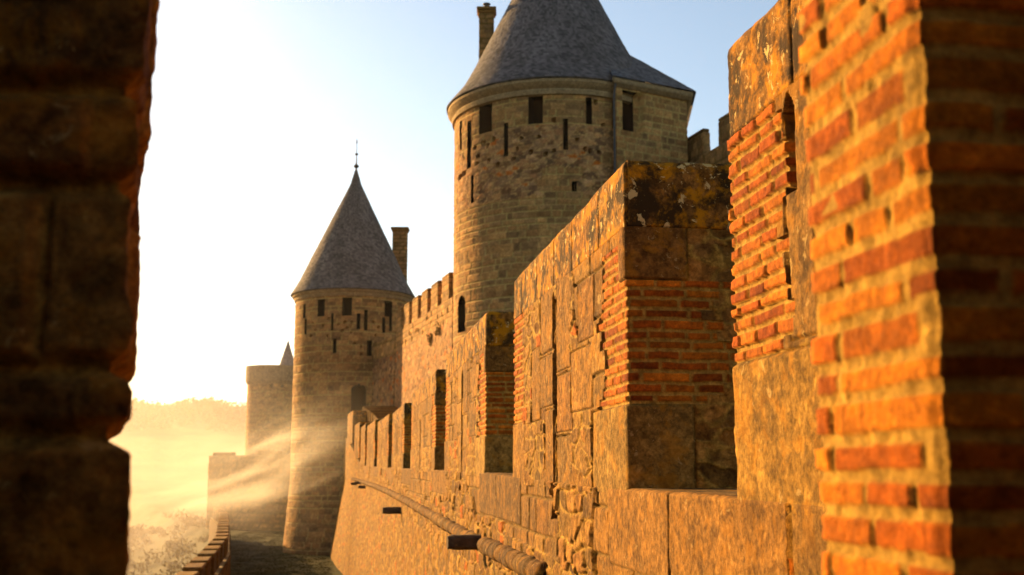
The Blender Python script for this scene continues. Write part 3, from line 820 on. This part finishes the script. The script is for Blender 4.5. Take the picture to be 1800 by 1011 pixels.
for q in ((543, 568), (553, 563), (562, 572), (590, 570), (600, 566), (605, 576), (596, 582), (613, 585), (548, 580), (570, 590), (660, 575), (655, 590), (630, 622), (618, 604), (630, 610), (571, 560), (540, 590), (612, 566), (650, 566)):
    H2.append(g2(q[0] - 1.6, q[0] + 1.6, q[1] - 1.8, q[1] + 1.8, .3, 0))
round_tower('wall', *c2, R2, -6.6, 13.15, 601, M_TOWER, T2, .09, .09, H2, {1: ('window', M_SHADE), 2: ('arrow_slit', M_SHADE), 3: ('arched_door', M_SHADE)}, taper=.08)
lathe('cornice', *c2, [(R2 - .05, 12.6), (R2 + .1, 12.65), (R2 + .16, 12.9), (R2 + .26, 12.95), (R2 + .28, 13.12), (R2 - .5, 13.14)], 70, M_TOWER, T2)
rf = cone('roof', *c2, [(R2 + .1, 13.10), (R2 + .42, 13.15), (R2 - .25, 14.3), (R2 - .8, 15.5), (.42, 22.2), (.05, 23.5)], 220, M_SLATE, T2, 15, col=(.105, .095, .085))
lathe('finial', *c2, [(.10, 23.2), (.07, 23.55), (.2, 23.65), (.22, 23.75), (.06, 23.9), (.035, 24.6), (.13, 24.66), (.14, 24.74), (.03, 24.8), (.02, 25.6), (.07, 25.64), (.01, 25.95)], 10, M_IRON, rf)
chimney(T2, -8.95, 89.3, 12.9, 18.95, 1.12, .9, 79)

# ---- round open tower further off, and the little spire behind it
c3 = (-33.0, 158.0); R3 = 3.6
T3 = tag(empty('round_tower', (c3[0], c3[1], GROUND)), 'distant round tower without a roof, just left of the slimmer cone-roofed tower', 'tower')
g3 = lambda *a: gen_hole(c3, R3, *a)
H3 = [g3(469, 472, 668, 680, .4, 1), g3(489, 492, 668, 680, .4, 1)]
round_tower('wall', *c3, R3, -8, 13.0, 701, M_OLD, T3, .22, .2, H3, {1: ('arrow_slit', M_SHADE)})
lathe('parapet', *c3, [(R3 - .02, 11.2), (R3 + .3, 11.7), (R3 + .3, 13.8), (R3 - .2, 13.82), (R3 - .2, 12.9), (.1, 12.9)], 60, M_OLD, T3, (.24, .18, .12))
c4 = (-33.3, 172.0)
c4 = (-34.0, 172.0)
T4 = tag(empty('turret', (c4[0], c4[1], GROUND)), 'far pointed turret roof showing above the roofless tower', 'tower')
lathe('wall', *c4, [(1.4, -6), (1.4, 14.3), (1.55, 14.6)], 30, M_OLD, T4)
cone('roof', *c4, [(1.45, 14.5), (1.2, 15.3), (.1, 18.9), (.02, 19.2)], 40, M_SLATE, T4, 18, col=(.13, .12, .12))

# ---- low bastion and outer wall
bast = tag(empty('bastion', (-33.5, 120, GROUND)), 'low wide wall of a bastion dissolving in golden mist', 'wall')
bp = [(-31.6, 120), (-17.5, 112), (-16.5, 119), (-30, 128)]
loop_solid('wall_face', bp, [.3] * 4, np.arange(-8, 1.3, .25), lambda u, z, P: Lay(u, z, f_ashlar(u, z, 711, .5, .9, .04, .3, TST, gap=.03)), M_OLD, bast)
d_ = np.array(bp[1]) - np.array(bp[0]); Ld = np.linalg.norm(d_); d_ /= Ld
for k in (0, 2):
    c = np.array(bp[0]) + d_ * (1.6 + k * 3.1) + np.array([.25, .5])
    box_mesh('merlon', (c[0], c[1], 1.22), (2.6, .8, .5 if k > 0 else .35), M_OLD, bast, math.atan2(d_[1], d_[0]), .08, seed=k)

ow = tag(empty('outer_wall', (-14, 55, GROUND)), 'low outer wall with sunlit merlon tops curving away through the mist at lower left', 'wall')
OX = [(-9.3, 30), (-10.2, 38), (-12.1, 48), (-14.3, 59), (-17.0, 70), (-19.2, 79), (-22.0, 90), (-26, 103)]
OX = np.array(OX)
seg = np.concatenate([[0], np.cumsum(np.linalg.norm(np.diff(OX, axis=0), axis=1))])
tt = np.arange(0, seg[-1], .5)
ox = np.stack([np.interp(tt, seg, OX[:, 0]), np.interp(tt, seg, OX[:, 1])], 1)
dd = np.gradient(ox, axis=0); dd /= np.linalg.norm(dd, axis=1)[:, None]; on = np.stack([dd[:, 1], -dd[:, 0]], 1)
prof = [(-.9, -10.), (-.8, -4.35), (-.78, -4.3), (0, -4.3), (.02, -4.35), (.06, -6.6)]
pr = []
for a, z in prof:
    pr.append(np.concatenate([ox + on * a, np.full((len(ox), 1), z)], 1))
# subdivide faces for stone pattern
def strip_face(name, A, B, seed, nz, parent):
    t = np.linspace(0, 1, nz)[None, :, None]; u = tt[:, None] + 0 * t[..., 0]
    fine = np.arange(0, tt[-1], .14)
    A2 = np.stack([np.interp(fine, tt, A[:, k]) for k in range(3)], 1); B2 = np.stack([np.interp(fine, tt, B[:, k]) for k in range(3)], 1)
    P = A2[:, None] * (1 - t) + B2[:, None] * t
    u = np.repeat(fine[:, None], nz, 1); Z = P[..., 2] + P[..., 0] * .0
    nr = np.stack([np.interp(fine, tt, on[:, 0]), np.interp(fine, tt, on[:, 1]), 0 * fine], 1)
    sg = 1 if name == 'wall_face' else -1
    rb = f_rubble(u, Z, seed, .4, .24, .05)
    sheet(name, P, np.repeat(nr[:, None], nz, 1) * sg, Lay(u, Z, (rb[0], rb[1] * .45, rb[2])), M_WALL, parent)  # shade of the wall's unlit faces put into a darker stone colour
strip_face('wall_face', pr[4], pr[5], 721, 20, ow)
quad_strip('wall_top', pr[1], pr[4], M_WALL, ow)
strip_face('outer_face', pr[0], pr[1], 722, 30, ow)
t = .6; k = 0
while t < seg[-1] - 2:
    i = int(t / .5) + 2; c = ox[i] + on[i] * -.4
    o = box_mesh('merlon', (c[0], c[1], -4.32), (1.9, .62, .8), M_WALL, ow, math.atan2(dd[i][1], dd[i][0]), .05, seed=k, tone=.45)  # body colour darkened to carry its shade, coping left bright
    box_mesh('coping', (c[0], c[1], -3.53), (1.96, .68, .13), M_WALL, o, math.atan2(dd[i][1], dd[i][0]), .04, seed=k + 2)
    t += 3.3; k += 1

# ---- steps behind the far parapet
st = tag(empty('stone_steps', (*Wp(70, 2.2), 0)), 'pale shaded stone steps climbing to the slimmer tower behind the last merlons', 'steps')
rows = []
ns = 14
pr_ = []
for k in range(ns):
    s_ = 60 + k * 1.45; z_ = 2.2 + k * .15
    c = W(np.array(s_), float(Lat(np.array(s_))) + 2.0, 0)
    box_mesh('step', (c[0], c[1], z_ - 1.2), (2.2, 1.6, 1.2), M_TOWER, st, PH, .04, seed=k)
c = W(np.array(70.), 3.2, 0)

# ================================================================== GROUND, HILLS, TREES
def terrain():
    rs = [3]
    while rs[-1] < 900: rs.append(rs[-1] * 1.035 + .2)
    az = np.radians(np.linspace(-75, 60, 300))
    R, A = np.meshgrid(np.array([0.5] + rs), az, indexing='ij')
    X = R * np.sin(A); Y = R * np.cos(A)
    # distance outside the outer wall
    xw = np.interp(Y, OX[:, 1], OX[:, 0], left=-10.2, right=None); xw = np.where(Y > 103, -26 - (Y - 103) * .4, xw)
    out = np.clip(xw - .5 - X, 0, None)
    Z = GROUND - 0.0 * Y
    Z = np.where(out > 0, -6.9 - np.minimum(out * .42, 14) , Z)
    Z = Z + .12 * fbm(X * .4, Y * .4, 3, 3)
    far = sstep(160, 520, R)
    ridge_h = 20 + 10 * fbm(np.degrees(A) * .25 + 9, R * .002, 14, 4) + 3 * fbm(np.degrees(A) * 1.5, R * .01, 24, 3)
    Z = Z * (1 - far) + far * ridge_h * (R / 520.) ** .6
    Z = Z + np.where(out > 6, 1.2 * fbm(X * .12, Y * .12, 8, 4), 0)
    P = np.stack([X, Y, Z], -1)
    F_lay = Lay(X, Y, (0 * X, np.ones(X.shape + (3,)) * .1, 0 * X))
    m_split = R
    n_inner = int(np.sum(np.array([0.5] + rs) < 150))
    def sub(name, sl, mat):
        L = Lay(X[sl], Y[sl], (0 * X[sl], np.ones(X[sl].shape + (3,)) * .1, 0 * X[sl]))
        o = sheet(name, P[sl], 0 * P[sl], L, mat)[0]; o['kind'] = 'structure'; return o
    sub('ground', slice(0, n_inner + 1), M_GRASS)
    sub('hills', slice(n_inner, None), M_HILL)
    return X, Y, Z, R, A
TX, TY, TZ, TR, TA = terrain()
def ground_z(x, y):
    r = math.hypot(x, y); a = math.atan2(x, y)
    i = np.argmin(np.abs(TR[:, 0] - r)); j = np.argmin(np.abs(TA[0] - a)); return float(TZ[i, j])
# scrub on the slope outside the wall
rs = np.random.RandomState(4); cs, rr_ = [], []
for k in range(260):
    y = rs.uniform(45, 150); x = np.interp(y, OX[:, 1], OX[:, 0]) - rs.uniform(2, 40)
    r = rs.uniform(.4, 1.6); cs.append((x, y, ground_z(x, y) + r * .4)); rr_.append(r)
o = leaf_cloud('scrub', cs, rr_, 150, .16, M_LEAF, 8); tag(o, 'dry golden scrub covering the slope outside the low outer wall', 'scrub', kind='stuff')
cs, rr_ = [], []
for k in range(520):
    a = math.radians(rs.uniform(-24, -9)); r0 = rs.uniform(400, 640)
    x, y = r0 * math.sin(a), r0 * math.cos(a); r = rs.uniform(2., 5.5); cs.append((x, y, ground_z(x, y) + r * .6)); rr_.append(r)
o = leaf_cloud('woodland', cs, rr_, 34, .9, M_TREE, 9, squash=.9); tag(o, 'far-off wood along the skyline of the hazy hills', 'woodland', kind='stuff')

cs, rr_ = [], []
for k in range(2600):
    y = rs.uniform(56, 118); xl = np.interp(y, OX[:, 1], OX[:, 0]) + .3; xr = -y * .1494 * 1.02 - .3
    if xr <= xl: continue
    x = rs.uniform(xl, xr); cs.append((x, y, GROUND + .03)); rr_.append(rs.uniform(.2, .7))
o = leaf_cloud('grass', cs, rr_, 60, .035, M_GRASS, 18, squash=.1); tag(o, 'short rough grass between the rampart and the low outer wall', 'grass', kind='stuff')

# ================================================================== AIR
def haze():
    x0, x1, y0, y1, z0, z1 = -480, 60, -6, 760, -24, 75
    V = np.array([(x, y, z) for z in (z0, z1) for y in (y0, y1) for x in (x0, x1)])
    F = np.array([(0, 2, 3, 1), (4, 5, 7, 6), (0, 1, 5, 4), (2, 6, 7, 3), (0, 4, 6, 2), (1, 3, 7, 5)])
    m = bpy.data.materials.new('haze'); m.use_nodes = True; nt = m.node_tree; nt.nodes.clear()
    out = N(nt, 'ShaderNodeOutputMaterial'); v = N(nt, 'ShaderNodeVolumePrincipled')
    v.inputs['Color'].default_value = (1.0, .93, .80, 1); v.inputs['Density'].default_value = .00006; v.inputs['Anisotropy'].default_value = .4
    link(nt, v.outputs[0], out.inputs['Volume'])
    o = mesh_np('haze', V, F, m, None, smooth=False)
    o['kind'] = 'stuff'; o['label'] = 'warm morning haze filling the air over the whole scene'; o['category'] = 'haze'
haze()
def mist():
    x0, x1, y0, y1, z0, z1 = -27, -8, 64, 82, -6, 6
    V = np.array([(x, y, z) for z in (z0, z1) for y in (y0, y1) for x in (x0, x1)], float)
    V[V[:, 2] > 0, 0] += 0
    F = np.array([(0, 2, 3, 1), (4, 5, 7, 6), (0, 1, 5, 4), (2, 6, 7, 3), (0, 4, 6, 2), (1, 3, 7, 5)])
    m = bpy.data.materials.new('drifting_mist'); m.use_nodes = True; nt = m.node_tree; nt.nodes.clear()
    out = N(nt, 'ShaderNodeOutputMaterial'); v = N(nt, 'ShaderNodeVolumePrincipled')
    pos = N(nt, 'ShaderNodeNewGeometry').outputs['Position']
    sx = N(nt, 'ShaderNodeSeparateXYZ'); link(nt, pos, sx.inputs[0]); X, Y, Z = sx.outputs
    # streak height: a fan that climbs to the right
    t = math_(nt, 'DIVIDE', math_(nt, 'ADD', X, 26.0), 16.0)                        # 0 left .. 1 right
    rise = math_(nt, 'MULTIPLY', math_(nt, 'POWER', math_(nt, 'MAXIMUM', t, .0), 1.9), 5.0)
    wob = math_(nt, 'MULTIPLY', math_(nt, 'SUBTRACT', noise(nt, pos, .16, 2, .5), .5), 3.2)
    w = math_(nt, 'ADD', math_(nt, 'SUBTRACT', Z, rise), wob)
    cb = N(nt, 'ShaderNodeCombineXYZ')
    link(nt, math_(nt, 'MULTIPLY', X, .11), cb.inputs[0]); link(nt, math_(nt, 'MULTIPLY', Y, .10), cb.inputs[1]); link(nt, math_(nt, 'MULTIPLY', w, .9), cb.inputs[2])
    n = noise(nt, cb.outputs[0], 1.0, 4, .55, .7)
    st_ = math_(nt, 'POWER', math_(nt, 'MAXIMUM', math_(nt, 'MULTIPLY', math_(nt, 'SUBTRACT', n, .42), 4.5), 0.0), 1.15)
    def bell(v_, c, s):
        q = math_(nt, 'DIVIDE', math_(nt, 'SUBTRACT', v_, c), s)
        return math_(nt, 'EXPONENT', math_(nt, 'MULTIPLY', math_(nt, 'MULTIPLY', q, q), -1.0), 0)
    env = math_(nt, 'MULTIPLY', bell(X, -16.8, 5.0), math_(nt, 'MULTIPLY', bell(Y, 73, 5.0), bell(w, -2.3, 2.2)))
    d = math_(nt, 'MULTIPLY', math_(nt, 'MULTIPLY', st_, env), .085)
    link(nt, d, v.inputs['Density'])
    v.inputs['Color'].default_value = (1, .93, .82, 1); v.inputs['Anisotropy'].default_value = .35
    link(nt, v.outputs[0], out.inputs['Volume'])
    o = mesh_np('drifting_mist', V, F, m, None, smooth=False)
    o['kind'] = 'stuff'; o['label'] = 'streaks of sunlit mist blowing across the foot of the slimmer tower'; o['category'] = 'mist'
mist()
def valley_mist():
    x0, x1, y0, y1, z0, z1 = -300, -13, 58, 660, -23, 42
    V = np.array([(x, y, z) for z in (z0, z1) for y in (y0, y1) for x in (x0, x1)], float)
    V[V[:, 1] > 100, 0] += np.where(V[V[:, 1] > 100, 0] > -20, -45, 0)
    F = np.array([(0, 2, 3, 1), (4, 5, 7, 6), (0, 1, 5, 4), (2, 6, 7, 3), (0, 4, 6, 2), (1, 3, 7, 5)])
    m = bpy.data.materials.new('valley_mist'); m.use_nodes = True; nt = m.node_tree; nt.nodes.clear()
    out = N(nt, 'ShaderNodeOutputMaterial'); v = N(nt, 'ShaderNodeVolumePrincipled')
    pos = N(nt, 'ShaderNodeNewGeometry').outputs['Position']
    sx = N(nt, 'ShaderNodeSeparateXYZ'); link(nt, pos, sx.inputs[0]); X, Y, Z = sx.outputs
    n = noise(nt, pos, .03, 2, .5)
    fall = math_(nt, 'EXPONENT', math_(nt, 'MULTIPLY', math_(nt, 'MAXIMUM', math_(nt, 'ADD', Z, 8.0), 0.0), -.055), 0)
    # thins out towards the walls
    off = math_(nt, 'SUBTRACT', math_(nt, 'MULTIPLY', math_(nt, 'ADD', X, math_(nt, 'MULTIPLY', Y, .16)), -1.0), 2.0)
    edge = math_(nt, 'MINIMUM', math_(nt, 'MAXIMUM', math_(nt, 'MULTIPLY', off, .15), 0.0), 1.0)
    top = math_(nt, 'MINIMUM', math_(nt, 'MAXIMUM', math_(nt, 'MULTIPLY', math_(nt, 'SUBTRACT', 41.0, Z), .1), 0.0), 1.0)
    nf = math_(nt, 'MAXIMUM', math_(nt, 'SUBTRACT', n, .22), 0.0)
    d = math_(nt, 'MULTIPLY', math_(nt, 'MULTIPLY', math_(nt, 'MULTIPLY', fall, edge), math_(nt, 'MULTIPLY', top, nf)), .0095)
    link(nt, d, v.inputs['Density']); v.inputs['Color'].default_value = (1, .89, .82, 1); v.inputs['Anisotropy'].default_value = .35
    link(nt, v.outputs[0], out.inputs['Volume'])
    o = mesh_np('valley_mist', V, F, m, None, smooth=False)
    o['kind'] = 'stuff'; o['label'] = 'thick golden ground mist lying in the valley beyond the outer wall'; o['category'] = 'mist'
valley_mist()

# ================================================================== LIGHT, SKY, CAMERA
w = bpy.data.worlds.new('World'); scn.world = w; w.use_nodes = True
nt = w.node_tree; bg = nt.nodes['Background']
sky = nt.nodes.new('ShaderNodeTexSky'); sky.sky_type = 'NISHITA'; sky.sun_disc = False
sky.sun_elevation = SUN_EL; sky.sun_rotation = SUN_AZ % (2 * PI)
sky.air_density = 1.0; sky.dust_density = 1.0; sky.ozone_density = .4; sky.altitude = 100
nt.links.new(sky.outputs[0], bg.inputs['Color']); bg.inputs['Strength'].default_value = .054
sd = bpy.data.lights.new('sun', 'SUN'); sd.energy = 5.0; sd.angle = math.radians(.6); sd.color = (1.0, .60, .22)
so = bpy.data.objects.new('sun', sd); COL.objects.link(so)
from mathutils import Vector
sv = Vector((math.sin(SUN_AZ) * math.cos(SUN_EL), math.cos(SUN_AZ) * math.cos(SUN_EL), math.sin(SUN_EL)))
so.rotation_euler = sv.to_track_quat('Z', 'Y').to_euler(); so.location = sv * 50

cd = bpy.data.cameras.new('camera'); cam = bpy.data.objects.new('camera', cd); COL.objects.link(cam)
cam.location = (0, 0, 0); cam.rotation_euler = (math.radians(99), 0, 0)
cd.sensor_width = 36; cd.lens = 40; cd.clip_start = .05; cd.clip_end = 5000
cd.dof.use_dof = True; cd.dof.focus_distance = 6.9; cd.dof.aperture_fstop = 3.5
scn.camera = cam
scn.view_settings.view_transform = 'Standard'; scn.view_settings.look = 'None'; scn.view_settings.exposure = 2.0; scn.view_settings.gamma = 1
c = scn.cycles
c.use_denoising = True; c.max_bounces = 6; c.diffuse_bounces = 2; c.volume_bounces = 1; c.volume_step_rate = 1.0; c.volume_max_steps = 128
c.use_adaptive_sampling = True; c.adaptive_threshold = .02
